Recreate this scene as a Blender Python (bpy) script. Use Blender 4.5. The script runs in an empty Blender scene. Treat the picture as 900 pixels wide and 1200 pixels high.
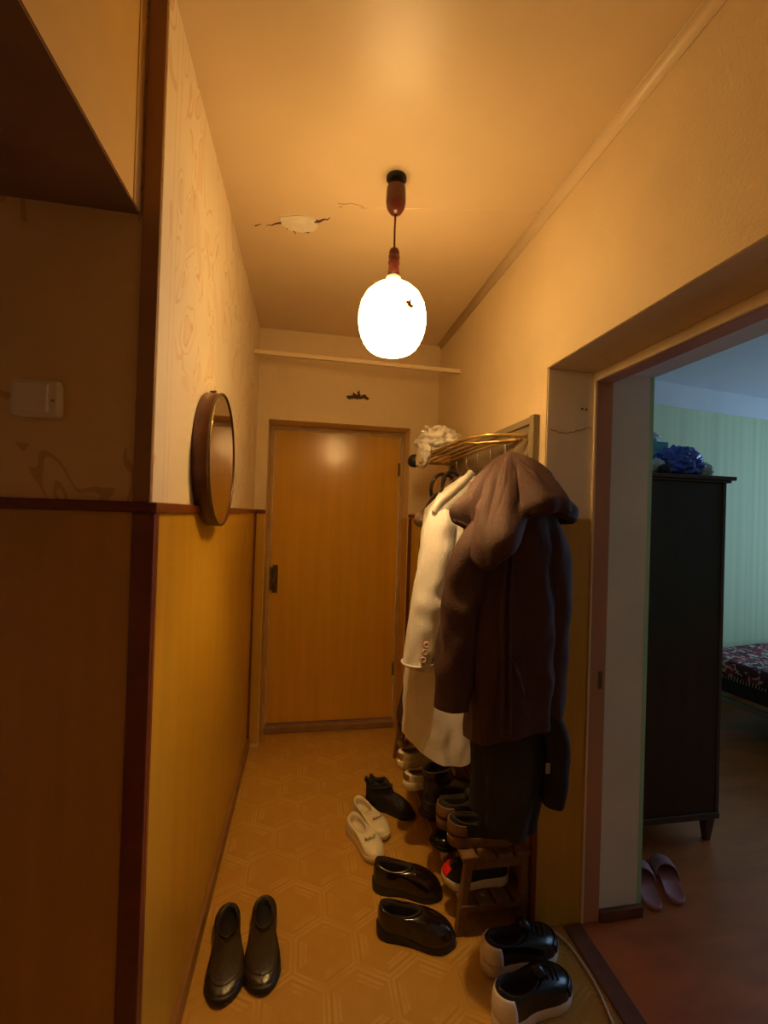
import bpy, math, random
from mathutils import Vector, Matrix, noise
PI = math.pi
random.seed(7)
scene = bpy.context.scene
col = scene.collection

# ------------------------------------------------------------------ camera
CAM_H = 1.4693
cd = bpy.data.cameras.new('camera'); cam = bpy.data.objects.new('camera', cd); col.objects.link(cam)
fw = Vector((0.17301978, 0.98488629, 0.00794722)); rt = Vector((0.98438474, -0.17318598, 0.03151655)); up = Vector((-0.03241656, -0.00237014, 0.99947163))
cam.matrix_world = Matrix(((rt.x, up.x, -fw.x, 0), (rt.y, up.y, -fw.y, 0), (rt.z, up.z, -fw.z, CAM_H), (0, 0, 0, 1)))
cd.sensor_fit = 'HORIZONTAL'; cd.sensor_width = 36; cd.lens = 510.25 / 900 * 36; cd.clip_start = .02
scene.camera = cam

# ------------------------------------------------------------------ world, exposure, added cool area light for the side room
w = bpy.data.worlds.new('world'); scene.world = w; w.use_nodes = True
w.node_tree.nodes['Background'].inputs[0].default_value = (.35, .55, 1, 1)
w.node_tree.nodes['Background'].inputs[1].default_value = .3
vs = scene.view_settings
vs.view_transform = 'Standard'; vs.look = 'None'; vs.gamma = 1; vs.use_curve_mapping = False; vs.exposure = 0
LAMP = 17.0
BULB = 32.0
LAMP_COL = (1.0, .61, .22)
al = bpy.data.lights.new('added_room_light', 'AREA'); al.shape = 'RECTANGLE'; al.size = 1.7; al.size_y = 1.3; al.energy = 28; al.color = (.40, .64, 1)
ao = bpy.data.objects.new('added_room_light', al); col.objects.link(ao)
ao.location = (5.17, 1.9, 1.55); ao.rotation_euler = (0, PI / 2, 0)  # just inside the added window, out of view

# ------------------------------------------------------------------ constants of the place
XL, XR, D, H, YC, YR, ZD = -.329, .847, 2.815, 2.62, 1.007, 1.458, 1.482
ZL = 2.022; XF = 1.035; XP = 1.105; XE = 1.284

# ------------------------------------------------------------------ materials
MATS = {}
def nn(nt, typ, **kw):
    n = nt.nodes.new(typ)
    for k, v in kw.items(): setattr(n, k, v)
    return n
def mth(nt, op, a, b=None, c=None):
    n = nt.nodes.new('ShaderNodeMath'); n.operation = op
    for i, v in enumerate((a, b, c)):
        if v is None: continue
        if isinstance(v, (int, float)): n.inputs[i].default_value = v
        else: nt.links.new(v, n.inputs[i])
    return n.outputs[0]
def mixc(nt, fac, a, b):
    n = nt.nodes.new('ShaderNodeMix'); n.data_type = 'RGBA'
    for s, v in ((n.inputs[0], fac), (n.inputs[6], a), (n.inputs[7], b)):
        if isinstance(v, (int, float)): s.default_value = v
        elif isinstance(v, tuple): s.default_value = (*v[:3], 1)
        else: nt.links.new(v, s)
    return n.outputs[2]
def base_mat(name, rough=.5, metal=0, spec=.5):
    m = bpy.data.materials.new(name); m.use_nodes = True
    nt = m.node_tree; b = nt.nodes['Principled BSDF']
    b.inputs['Roughness'].default_value = rough; b.inputs['Metallic'].default_value = metal; b.inputs['Specular IOR Level'].default_value = spec
    MATS[name] = m
    return m, nt, b
def coords(nt, scale=(1, 1, 1)):
    tc = nn(nt, 'ShaderNodeTexCoord'); mp = nn(nt, 'ShaderNodeMapping'); mp.inputs['Scale'].default_value = scale
    nt.links.new(tc.outputs['Object'], mp.inputs['Vector']); return mp.outputs[0]
def noise_tex(nt, vec, scale, detail=3, dist=0):
    n = nn(nt, 'ShaderNodeTexNoise'); n.inputs['Scale'].default_value = scale; n.inputs['Detail'].default_value = detail; n.inputs['Distortion'].default_value = dist
    nt.links.new(vec, n.inputs['Vector']); return n.outputs[0]
def add_bump(nt, b, h, strength, dist=.01):
    n = nn(nt, 'ShaderNodeBump'); n.inputs['Strength'].default_value = strength; n.inputs['Distance'].default_value = dist
    nt.links.new(h, n.inputs['Height']); nt.links.new(n.outputs[0], b.inputs['Normal'])
def mat(name, c, rough=.5, var=.15, vs=6, bump=0, bs=60, metal=0, spec=.5, scale=(1, 1, 1), sheen=0, coat=0, bd=.005, contrast=1.6):
    m, nt, b = base_mat(name, rough, metal, spec)
    v = coords(nt, scale)
    if var:
        f = noise_tex(nt, v, vs)
        f = mth(nt, 'MULTIPLY_ADD', f, contrast, .5 - .5 * contrast)
        cl = nn(nt, 'ShaderNodeClamp'); nt.links.new(f, cl.inputs[0])
        o = mixc(nt, cl.outputs[0], tuple(x * (1 - var) for x in c), tuple(min(1, x * (1 + var)) for x in c))
        nt.links.new(o, b.inputs['Base Color'])
    else: b.inputs['Base Color'].default_value = (*c, 1)
    if bump: add_bump(nt, b, noise_tex(nt, v, bs), bump, bd)
    if sheen: b.inputs['Sheen Weight'].default_value = sheen
    if coat: b.inputs['Coat Weight'].default_value = coat; b.inputs['Coat Roughness'].default_value = .12
    return m

def wallpaper(name, base, line, strength, scl, seams, fillk=.35):
    m, nt, b = base_mat(name, .62)
    v = coords(nt)
    warp = noise_tex(nt, v, 3.0, 1, 0)
    v2 = coords(nt, (1, 1, .62))
    n1 = noise_tex(nt, v2, scl, .6, 1.6)
    l1 = mth(nt, 'LESS_THAN', mth(nt, 'ABSOLUTE', mth(nt, 'SUBTRACT', n1, .5)), .014)
    l2 = mth(nt, 'LESS_THAN', mth(nt, 'ABSOLUTE', mth(nt, 'SUBTRACT', n1, .62)), .012)
    fill = mth(nt, 'GREATER_THAN', n1, .62)
    mask = mth(nt, 'GREATER_THAN', noise_tex(nt, v, 2.6, 1), .44)
    ln = mth(nt, 'MULTIPLY', mth(nt, 'ADD', mth(nt, 'MAXIMUM', l1, l2), mth(nt, 'MULTIPLY', fill, fillk)), mask)
    sep = nn(nt, 'ShaderNodeSeparateXYZ'); nt.links.new(v, sep.inputs[0])
    if seams:
        yy = mth(nt, 'FRACT', mth(nt, 'MULTIPLY', mth(nt, 'ADD', sep.outputs[1], 9.26), 1 / .53))
        s1 = mth(nt, 'LESS_THAN', mth(nt, 'ABSOLUTE', mth(nt, 'SUBTRACT', yy, .5)), .007)
        s2 = mth(nt, 'LESS_THAN', mth(nt, 'ABSOLUTE', mth(nt, 'SUBTRACT', yy, .56)), .006)
        band = mth(nt, 'LESS_THAN', mth(nt, 'ABSOLUTE', mth(nt, 'SUBTRACT', yy, .53)), .03)
        ln = mth(nt, 'MULTIPLY', ln, mth(nt, 'SUBTRACT', 1, band))
        ln = mth(nt, 'MAXIMUM', ln, mth(nt, 'MULTIPLY', mth(nt, 'MAXIMUM', s1, s2), .6))
    f = mth(nt, 'MULTIPLY', ln, strength)
    cvar = mixc(nt, noise_tex(nt, v, 2.4, 4), tuple(x * .88 for x in base), tuple(min(1, x * 1.08) for x in base))
    nt.links.new(mixc(nt, f, cvar, line), b.inputs['Base Color'])
    g = noise_tex(nt, v, 260, 2)
    hh = mth(nt, 'ADD', mth(nt, 'MULTIPLY', ln, .8), mth(nt, 'MULTIPLY', g, .5))
    add_bump(nt, b, hh, .35, .003)
    return m

def lino(name):
    """printed parquet: hexagons cut into three rhombs of parallel strips"""
    m, nt, b = base_mat(name, .42)
    tc = nn(nt, 'ShaderNodeTexCoord'); sp = nn(nt, 'ShaderNodeSeparateXYZ'); nt.links.new(tc.outputs['Object'], sp.inputs[0])
    S = .205
    px = mth(nt, 'MULTIPLY', sp.outputs[0], 1 / S); py = mth(nt, 'MULTIPLY', sp.outputs[1], 1 / S)
    r3 = math.sqrt(3)
    def cell(ox, oy):
        ax = mth(nt, 'SUBTRACT', mth(nt, 'FLOORED_MODULO', mth(nt, 'SUBTRACT', px, ox), 1.0), .5)
        ay = mth(nt, 'SUBTRACT', mth(nt, 'FLOORED_MODULO', mth(nt, 'SUBTRACT', py, oy), r3), r3 / 2)
        return ax, ay, mth(nt, 'ADD', mth(nt, 'MULTIPLY', ax, ax), mth(nt, 'MULTIPLY', ay, ay))
    ax, ay, da = cell(0, 0); bx, by, db = cell(.5, r3 / 2)
    sel = mth(nt, 'LESS_THAN', da, db)
    def pick(a, c): return mth(nt, 'ADD', mth(nt, 'MULTIPLY', sel, a), mth(nt, 'MULTIPLY', mth(nt, 'SUBTRACT', 1, sel), c))
    gx = pick(ax, bx); gy = pick(ay, by)
    ang = mth(nt, 'ARCTAN2', gy, gx)
    sec = mth(nt, 'FLOOR', mth(nt, 'DIVIDE', mth(nt, 'ADD', ang, 2 * PI - PI / 6), 2 * PI / 3))
    phi = mth(nt, 'MULTIPLY', sec, 2 * PI / 3)
    phi = mth(nt, 'ADD', phi, .0)
    u = mth(nt, 'ADD', mth(nt, 'MULTIPLY', gx, mth(nt, 'COSINE', phi)), mth(nt, 'MULTIPLY', gy, mth(nt, 'SINE', phi)))
    strip = mth(nt, 'MULTIPLY', mth(nt, 'ADD', u, 4.0), 15.0)
    fr = mth(nt, 'FRACT', strip); idx = mth(nt, 'FLOOR', strip)
    edge = mth(nt, 'LESS_THAN', fr, .16)
    wn = nn(nt, 'ShaderNodeTexWhiteNoise', noise_dimensions='2D')
    cmb = nn(nt, 'ShaderNodeCombineXYZ'); nt.links.new(idx, cmb.inputs[0]); nt.links.new(sec, cmb.inputs[1]); nt.links.new(cmb.outputs[0], wn.inputs[0])
    tone = wn.outputs[0]
    v = coords(nt)
    wear = noise_tex(nt, v, 4, 4)
    c = mixc(nt, mth(nt, 'MULTIPLY', tone, .6), (.50, .275, .040), (.60, .34, .06))
    au = mth(nt, 'ABSOLUTE', mth(nt, 'SUBTRACT', u, .085))
    inarm = mth(nt, 'LESS_THAN', au, .135)
    line1 = mth(nt, 'LESS_THAN', mth(nt, 'ABSOLUTE', mth(nt, 'SUBTRACT', au, .118)), .017)
    line2 = mth(nt, 'LESS_THAN', mth(nt, 'ABSOLUTE', mth(nt, 'SUBTRACT', au, .045)), .02)
    dark = mth(nt, 'LESS_THAN', au, .012)
    c = mixc(nt, mth(nt, 'MULTIPLY', mth(nt, 'MULTIPLY', edge, inarm), .25), c, (.30, .15, .03))
    c = mixc(nt, mth(nt, 'MULTIPLY', mth(nt, 'SUBTRACT', 1, inarm), .30), c, (.40, .205, .026))
    c = mixc(nt, mth(nt, 'MULTIPLY', dark, .45), c, (.28, .13, .02))
    patch = mth(nt, 'SMOOTH_MIN', mth(nt, 'MAXIMUM', mth(nt, 'MULTIPLY', mth(nt, 'SUBTRACT', noise_tex(nt, v, 9, 1), .38), 5.0), 0.0), 1.0, .1)
    c = mixc(nt, mth(nt, 'MULTIPLY', mth(nt, 'MULTIPLY', line1, patch), .40), c, (.74, .50, .20))
    c = mixc(nt, mth(nt, 'MULTIPLY', mth(nt, 'MULTIPLY', line2, patch), .45), c, (.70, .46, .17))
    fine = noise_tex(nt, coords(nt, (1, .25, 1)), 130, 2)
    c = mixc(nt, mth(nt, 'MULTIPLY', fine, .35), c, (.36, .19, .04))
    c = mixc(nt, mth(nt, 'MULTIPLY', wear, .45), c, (.40, .215, .04))
    nt.links.new(c, b.inputs['Base Color'])
    add_bump(nt, b, noise_tex(nt, v, 14, 3), .18, .004)
    return m

wallpaper('paper_left', (.88, .76, .56), (.72, .44, .24), .52, 7.0, True, .5)
wallpaper('paper_plain', (.82, .66, .42), (.60, .40, .2), .10, 7, False)
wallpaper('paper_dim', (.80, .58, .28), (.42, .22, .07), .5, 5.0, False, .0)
mat('paper_right', (.76, .60, .36), .6, .08, 3, .5, 150, bd=.004)
mat('ceiling_paint', (.77, .60, .38), .38, .07, 2.5, .12, 9, bd=.02)
mat('panel', (.57, .335, .03), .34, .12, 3, .08, 40, scale=(6, 6, .5))
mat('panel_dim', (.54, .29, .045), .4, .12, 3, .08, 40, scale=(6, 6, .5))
mat('red_trim', (.17, .036, .014), .32, .25, 12)
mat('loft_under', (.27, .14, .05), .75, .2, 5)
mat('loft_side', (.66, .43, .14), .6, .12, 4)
mat('brown_strip', (.33, .17, .06), .6, .15, 6)
lino('lino')
mat('baseboard', (.26, .12, .035), .45, .25, 10, scale=(1, 1, 4))
mat('door_veneer', (.74, .41, .028), .24, .10, 2.5, .05, 30, scale=(9, 9, .45), coat=.25)
mat('door_frame', (.56, .36, .13), .45, .2, 9)
mat('door_edge', (.85, .74, .52), .5, .2, 20)
mat('threshold', (.30, .17, .07), .5, .25, 12)
mat('sill_dark', (.16, .06, .03), .5, .3, 12)
mat('old_metal', (.20, .15, .08), .38, .3, 30, metal=.8)
mat('cream_plastic', (.80, .74, .58), .3, .04)
mat('brown_plastic', (.11, .022, .016), .25, .15, 20)
mat('glass_mark', (.45, .2, .06), .7, .4, 60)
mat('plaster', (.86, .80, .66), .8, .1, 30, .2, 80)
mat('crack', (.10, .055, .03), .9, .3, 30)
mat('mirror_rim', (.13, .04, .018), .35, .35, 8, scale=(1, 1, 3))
m_, nt_, b_ = base_mat('mirror_glass', .03, 1.0); b_.inputs['Base Color'].default_value = (.62, .60, .54, 1)
mat('jamb_brown', (.50, .27, .19), .5, .12, 8, scale=(1, 1, .4))
mat('teal_edge', (.42, .78, .62), .6, .08)
mat('reveal_paper', (.92, .82, .68), .6, .06, 4, .15, 90)
mat('jamb_pale', (.80, .85, .95), .5, .06, 5)
mat('room_floor', (.50, .135, .028), .42, .3, 4, .12, 20, scale=(1, 3, 1))
mat('green_paper', (.60, .70, .40), .7, .09, 3, scale=(5, 5, .05), contrast=2.4)
mat('border_paper', (.72, .74, .72), .7, .06, 3)
mat('room_ceiling', (.72, .74, .78), .7, .04)
mat('wardrobe', (.034, .013, .008), .42, .35, 4, scale=(5, 5, .4), coat=.2)
mat('wardrobe_edge', (.085, .045, .034), .35, .3, 10)
mat('wool_white', (.74, .72, .76), .9, .12, 7, .5, 260, sheen=.25)
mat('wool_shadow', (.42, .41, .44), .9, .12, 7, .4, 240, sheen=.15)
mat('jacket_brown', (.052, .019, .016), .8, .25, 8, .35, 130)
mat('black_cloth', (.010, .009, .0095), .85, .3, 10, .3, 150)
mat('dark_brown_cloth', (.07, .032, .02), .8, .3, 8, .3, 120)
mat('knit_white', (.84, .80, .76), .9, .12, 22, .5, 120)
mat('fur', (.20, .13, .09), .95, .3, 60, .6, 200)
mat('button_red', (.45, .05, .035), .35, .1)
mat('button_white', (.8, .7, .6), .4, .1)
mat('rack_board', (.27, .21, .14), .55, .25, 8, scale=(2, 1, 2))
mat('rack_frame', (.24, .19, .12), .45, .2, 9)
mat('brass_rod', (.55, .37, .13), .30, .25, 20, metal=.7)
mat('steel', (.6, .56, .48), .25, .1, metal=.9)
mat('black_rubber', (.012, .011, .011), .5, .2, 30)
mat('black_leather', (.016, .012, .011), .24, .35, 14, .12, 70)
mat('loafer_leather', (.022, .014, .010), .30, .35, 10, .2, 110)
mat('shiny_black', (.02, .010, .009), .13, .3, 10, .06, 40, coat=.4)
mat('black_mesh', (.015, .014, .015), .75, .3, 40, .5, 240)
mat('lining', (.035, .025, .02), .9, .3, 20)
mat('lining_tan', (.30, .20, .11), .9, .2, 20)
mat('cream_leather', (.78, .70, .52), .36, .08, 12, .08, 60)
mat('cream_sole', (.72, .62, .44), .6, .12, 18)
mat('white_rubber', (.74, .68, .60), .5, .1, 18)
mat('white_patch', (.80, .74, .68), .45, .06, 18)
mat('tan_suede', (.17, .092, .042), .85, .25, 16, .3, 160)
mat('dark_suede', (.06, .035, .022), .85, .3, 16, .3, 160)
mat('red_patch', (.75, .02, .015), .3, .1)
mat('rack_wood', (.18, .095, .04), .45, .3, 7, scale=(6, 1, 6))
mat('mauve_foam', (.46, .17, .18), .6, .15, 14, .15, 90)
mat('mauve_strap', (.50, .24, .27), .45, .25, 25, .1, 60)
mat('cable_white', (.70, .64, .56), .45, .05)
mat('blue_bag', (.03, .10, .70), .18, .5, 22, .6, 26, coat=.5)
mat('teal_box', (.12, .46, .55), .5, .12, 9)
mat('clear_bag', (.62, .70, .76), .2, .25, 22, .6, 30)
mat('dark_cloth', (.03, .028, .03), .8, .2, 10)
mat('grey_box', (.30, .25, .18), .5, .1)
mat('metal_grey', (.34, .32, .29), .4, .15, metal=.5)
mat('pane_glass', (.7, .8, .9), .05, .02)
def bed_cover():
    m, nt, b = base_mat('bed_cover', .85)
    v = coords(nt)
    vo = nn(nt, 'ShaderNodeTexVoronoi'); vo.inputs['Scale'].default_value = 9; nt.links.new(v, vo.inputs['Vector'])
    n = noise_tex(nt, v, 24, 2, 1)
    c = mixc(nt, mth(nt, 'GREATER_THAN', vo.outputs[0], .42), (.42, .02, .03), (.10, .02, .03))
    c = mixc(nt, mth(nt, 'GREATER_THAN', n, .57), c, (.62, .5, .42))
    nt.links.new(c, b.inputs['Base Color']); add_bump(nt, b, n, .3, .004)
bed_cover()
def lamp_glass():
    m, nt, b = base_mat('lamp_glass', .35)
    b.inputs['Base Color'].default_value = (.95, .92, .86, 1)
    b.inputs['Emission Color'].default_value = (*LAMP_COL, 1); b.inputs['Emission Strength'].default_value = LAMP
lamp_glass()

# ------------------------------------------------------------------ mesh helpers
class MB:
    def __init__(s): s.v = []; s.f = []; s.sm = []
    def add(s, vs_, fs, smooth=False):
        o = len(s.v); s.v += [tuple(p) for p in vs_]; s.f += [tuple(i + o for i in f) for f in fs]; s.sm += [smooth] * len(fs); return s
    def box(s, x0, x1, y0, y1, z0, z1):
        if x0 > x1: x0, x1 = x1, x0
        if y0 > y1: y0, y1 = y1, y0
        v = [(x, y, z) for z in (z0, z1) for y in (y0, y1) for x in (x0, x1)]
        return s.add(v, [(0, 2, 3, 1), (4, 5, 7, 6), (0, 1, 5, 4), (2, 6, 7, 3), (0, 4, 6, 2), (1, 3, 7, 5)])
    def hexa(s, b4, t4):
        return s.add(list(b4) + list(t4), [(3, 2, 1, 0), (4, 5, 6, 7), (0, 1, 5, 4), (1, 2, 6, 5), (2, 3, 7, 6), (3, 0, 4, 7)])
    def loft(s, rings, cap=(True, True), closed=True, smooth=True):
        n = len(rings[0]); v = [p for r in rings for p in r]; f = []
        for i in range(len(rings) - 1):
            for j in range(n if closed else n - 1):
                k = (j + 1) % n
                f.append((i * n + j, i * n + k, (i + 1) * n + k, (i + 1) * n + j))
        if cap[0]: f.append(tuple(range(n - 1, -1, -1)))
        if cap[1]: f.append(tuple((len(rings) - 1) * n + j for j in range(n)))
        return s.add(v, f, smooth)
    def lathe(s, prof, c=(0, 0, 0), n=40, axis='z', cap=(True, True)):
        rings = []
        for r, h in prof:
            ring = []
            for j in range(n):
                a = 2 * PI * j / n; p = (r * math.cos(a), r * math.sin(a), h)
                if axis == 'x': p = (h, r * math.cos(a), r * math.sin(a))
                if axis == 'y': p = (r * math.sin(a), h, r * math.cos(a))
                ring.append((p[0] + c[0], p[1] + c[1], p[2] + c[2]))
            rings.append(ring)
        return s.loft(rings, cap)
    def tube(s, pts, r, n=8, cap=(True, True)):
        pts = [Vector(p) for p in pts]; rings = []
        T = (pts[1] - pts[0]).normalized(); N = T.orthogonal().normalized()
        for i, p in enumerate(pts):
            t = (pts[min(i + 1, len(pts) - 1)] - pts[max(i - 1, 0)]).normalized()
            N = (N - t * N.dot(t)).normalized(); B = t.cross(N)
            rr = r[i] if isinstance(r, (list, tuple)) else r
            rings.append([p + (N * math.cos(2 * PI * j / n) + B * math.sin(2 * PI * j / n)) * rr for j in range(n)])
        return s.loft(rings, cap)
    def build(s, name, m, parent=None, bevel=0, solid=0, subd=0):
        me = bpy.data.meshes.new(name); me.from_pydata(s.v, [], s.f)
        me.polygons.foreach_set('use_smooth', s.sm); me.update()
        me.materials.append(MATS[m] if isinstance(m, str) else m)
        o = bpy.data.objects.new(name, me); col.objects.link(o)
        if parent: o.parent = parent
        if solid:
            md = o.modifiers.new('solid', 'SOLIDIFY'); md.thickness = solid; md.offset = -1
        if bevel:
            md = o.modifiers.new('bevel', 'BEVEL'); md.width = bevel; md.segments = 2; md.limit_method = 'ANGLE'; md.angle_limit = .6
        if subd:
            md = o.modifiers.new('sub', 'SUBSURF'); md.levels = subd; md.render_levels = subd
        return o
def catmull(pts, n):
    pts = [Vector(p) for p in pts]; P = [pts[0]] + pts + [pts[-1]]; out = []
    for i in range(len(pts) - 1):
        a, b, c, d = P[i:i + 4]
        for k in range(n):
            t = k / n
            out.append(.5 * ((2 * b) + (c - a) * t + (2 * a - 5 * b + 4 * c - d) * t * t + (3 * b - a - 3 * c + d) * t ** 3))
    out.append(pts[-1]); return out
def interp(keys, x):
    """smooth interpolation of rows (x, a, b, ...)"""
    keys = sorted(keys)
    if x <= keys[0][0]: return keys[0][1:]
    for a, b in zip(keys, keys[1:]):
        if x <= b[0]:
            t = (x - a[0]) / (b[0] - a[0]); t = t * t * (3 - 2 * t) * .5 + t * .5
            return tuple(p + (q - p) * t for p, q in zip(a[1:], b[1:]))
    return keys[-1][1:]
def tag(o, label, cat, group=None):
    o['label'] = label; o['category'] = cat
    if group: o['group'] = group
    return o
def struct(o, label=None):
    o['kind'] = 'structure'
    if label: o['label'] = label
    return o
def thing(name, label, cat, loc=(0, 0, 0), rz=0, group=None):
    o = bpy.data.objects.new(name, None); col.objects.link(o); o.empty_display_size = .05
    o.location = loc; o.rotation_euler = (0, 0, rz)
    return tag(o, label, cat, group)
def bx(name, m, parent, *a, bevel=0): return MB().box(*a).build(name, m, parent, bevel)

# ------------------------------------------------------------------ the hall shell
floor = struct(bx('floor', 'lino', None, -1.45, .975, -.8, 3.09, -.06, 0))
cl = MB().box(-1.45, XR + .0, -.8, D + .35, H, H + .1)
ceiling = struct(cl.build('ceiling', 'ceiling_paint'))
# left wall block: its corridor face and its face toward the camera
wl = struct(MB().box(-1.45, XL, YC, D + .35, 0, H).build('wall_left', 'paper_left'))
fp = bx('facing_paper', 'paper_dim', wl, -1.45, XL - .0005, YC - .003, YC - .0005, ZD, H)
for y0, y1 in ((YC + .004, 2.345), (2.352, 2.50), (2.507, D - .03)):
    bx('panel', 'panel', wl, XL, XL + .006, y0, y1, .07, ZD - .02, bevel=.002)
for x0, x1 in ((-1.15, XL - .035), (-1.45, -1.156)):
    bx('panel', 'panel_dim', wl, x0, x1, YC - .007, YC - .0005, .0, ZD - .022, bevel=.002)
for y0 in (2.345, 2.50): bx('panel_joint', 'brown_strip', wl, XL, XL + .003, y0, y0 + .007, .07, ZD - .02)
struct(bx('baseboard_left', 'baseboard', None, XL, XL + .022, YC, D - .001, 0, .07, bevel=.004))
t1 = MB().box(XL, XL + .014, YC - .014, D, ZD - .024, ZD)
struct(t1.build('trim_1', 'red_trim', None, .003))
struct(bx('trim_2', 'red_trim', None, -1.45, XL, YC - .014, YC - .0005, ZD - .022, ZD, bevel=.003))
t3 = MB().box(XL - .034, XL + .010, YC - .013, YC, 0, ZD - .024).box(XL, XL + .010, YC, YC + .02, 0, ZD - .024)
struct(t3.build('trim_3', 'red_trim', None, .003))
struct(bx('trim_4', 'red_trim', None, XL, XL + .016, D - .028, D - .001, .0, ZD - .025, bevel=.003))
struct(bx('trim_5', 'brown_strip', None, XL - .036, XL - .001, YC - .011, YC - .003, ZD, H - .001, bevel=.002))
# storage loft over the near left corner
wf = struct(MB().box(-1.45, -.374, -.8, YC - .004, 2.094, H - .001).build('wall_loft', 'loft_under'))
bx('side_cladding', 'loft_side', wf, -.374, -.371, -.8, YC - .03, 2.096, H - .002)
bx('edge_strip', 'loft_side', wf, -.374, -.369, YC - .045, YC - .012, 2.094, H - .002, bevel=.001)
# walls behind the camera
struct(bx('wall_back', 'paper_left', None, -1.45, XR, -.9, -.8, 0, H))
struct(bx('wall_far_left', 'paper_left', None, -1.55, -1.45, -.9, YC, 0, H))

# end wall with the recessed door
OX0, OX1, OZ = -.258, .655, 2.052
we = MB().box(XL, OX0, D, D + .35, 0, H).box(OX1, XR + .02, D, D + .35, 0, H).box(OX0, OX1, D, D + .35, OZ, H)
we = struct(we.build('wall_end', 'paper_plain'))
bx('panel', 'panel', we, XL + .017, OX0 - .004, D - .007, D - .0005, .03, ZD - .025, bevel=.002)
bx('panel', 'panel', we, OX1 + .028, XR - .003, D - .007, D - .0005, .03, ZD - .025, bevel=.002)
bx('panel', 'panel', we, OX0 + .0005, OX0 + .006, D, D + .12, .03, ZD - .025, bevel=.002)
bx('panel', 'panel', we, OX1 - .006, OX1 - .0005, D, D + .15, .03, ZD - .025, bevel=.002)
struct(bx('trim_6', 'red_trim', None, XL + .014, OX0, D - .014, D - .001, ZD - .024, ZD, bevel=.003))
struct(bx('trim_7', 'red_trim', None, OX1 + .002, XR - .002, D - .014, D - .001, ZD - .024, ZD, bevel=.003))
struct(bx('trim_8', 'red_trim', None, OX1 + .004, OX1 + .026, D - .012, D - .001, .0, ZD - .025, bevel=.003))
# damaged paper above the door
def blob(mb, c, axis, rx, ry, seed, n=26, jag=.35, th=.002):
    rnd = random.Random(seed); a = []; b = []
    for i in range(n):
        t = 2 * PI * i / n; r = 1 + jag * (rnd.random() * 2 - 1)
        u, v = rx * r * math.cos(t), ry * r * math.sin(t)
        if axis == 'y': p = (c[0] + u, c[1], c[2] + v); q = (c[0] + u, c[1] - th, c[2] + v)
        elif axis == 'z': p = (c[0] + u, c[1] + v, c[2]); q = (c[0] + u, c[1] + v, c[2] - th)
        else: p = (c[0], c[1] + u, c[2] + v); q = (c[0] + th, c[1] + u, c[2] + v)
        a.append(p); b.append(q)
    return mb.loft([a, b], smooth=False)
mk = MB()
for i, (dx, dz, rx, rz) in enumerate(((0, 0, .035, .017), (-.045, -.008, .022, .012), (.045, .004, .026, .013), (.012, .022, .008, .02), (-.02, .015, .006, .013), (.068, -.004, .012, .012))):
    blob(mk, (.291 + dx, D - .0005, 2.234 + dz), 'y', rx, rz, 40 + i)
dm = mk.build('torn_patch', 'crack', we); dm['label'] = 'dark torn smudge on the paper above the door'

door = bpy.data.objects.new('door_1', None); col.objects.link(door); door.location = (0, 0, 0); struct(door, 'flush yellow-brown wooden entrance door')
DY = 3.015
bx('leaf', 'door_veneer', door, OX0 + .026, OX1 - .026, DY, DY + .04, .05, OZ - .026, bevel=.003)
f_ = bx('frame_jamb', 'door_frame', door, OX0 + .001, OX0 + .022, DY - .03, DY + .07, .0, OZ - .001, bevel=.002)
bx('frame_jamb', 'door_frame', door, OX1 - .022, OX1 - .001, DY - .03, DY + .07, .0, OZ - .001, bevel=.002)
bx('frame_head', 'door_frame', door, OX0 + .022, OX1 - .022, DY - .03, DY + .07, OZ - .022, OZ - .001, bevel=.002)
ce = MB().box(OX0 + .0225, OX0 + .0265, DY - .012, DY + .001, .05, OZ - .024).box(OX1 - .0265, OX1 - .0225, DY - .012, DY + .001, .05, OZ - .024).box(OX0 + .022, OX1 - .022, DY - .012, DY + .001, OZ - .027, OZ - .022)
ce.build('edge_bead', 'door_edge', door)
bx('threshold', 'threshold', door, OX0 + .022, OX1 - .022, DY - .05, DY + .07, .0, .045, bevel=.006)
hp = bx('handle_plate', 'old_metal', door, -.218, -.183, DY - .006, DY, .925, 1.115, bevel=.003)
hm = MB().lathe([(.011, 0), (.011, -.03), (.009, -.045)], (-.2, DY - .005, 1.05), 14, 'y')
hm.tube([(-.2, DY - .045, 1.05), (-.205, DY - .047, 1.03), (-.212, DY - .045, .99), (-.216, DY - .042, .97)], [.009, .009, .008, .006], 10)
hm.lathe([(.012, 0), (.012, -.004)], (-.2, DY - .005, .975), 14, 'y')
hm.build('handle_lever', 'old_metal', hp)
bx('lock_case', 'old_metal', door, OX0 + .0225, OX0 + .04, DY - .035, DY - .002, .95, 1.1, bevel=.003)
for z in (.35, 1.75):
    MB().lathe([(.008, 0), (.008, .09)], (OX1 - .028, DY - .006, z), 10).build('hinge', 'old_metal', door)

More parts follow.
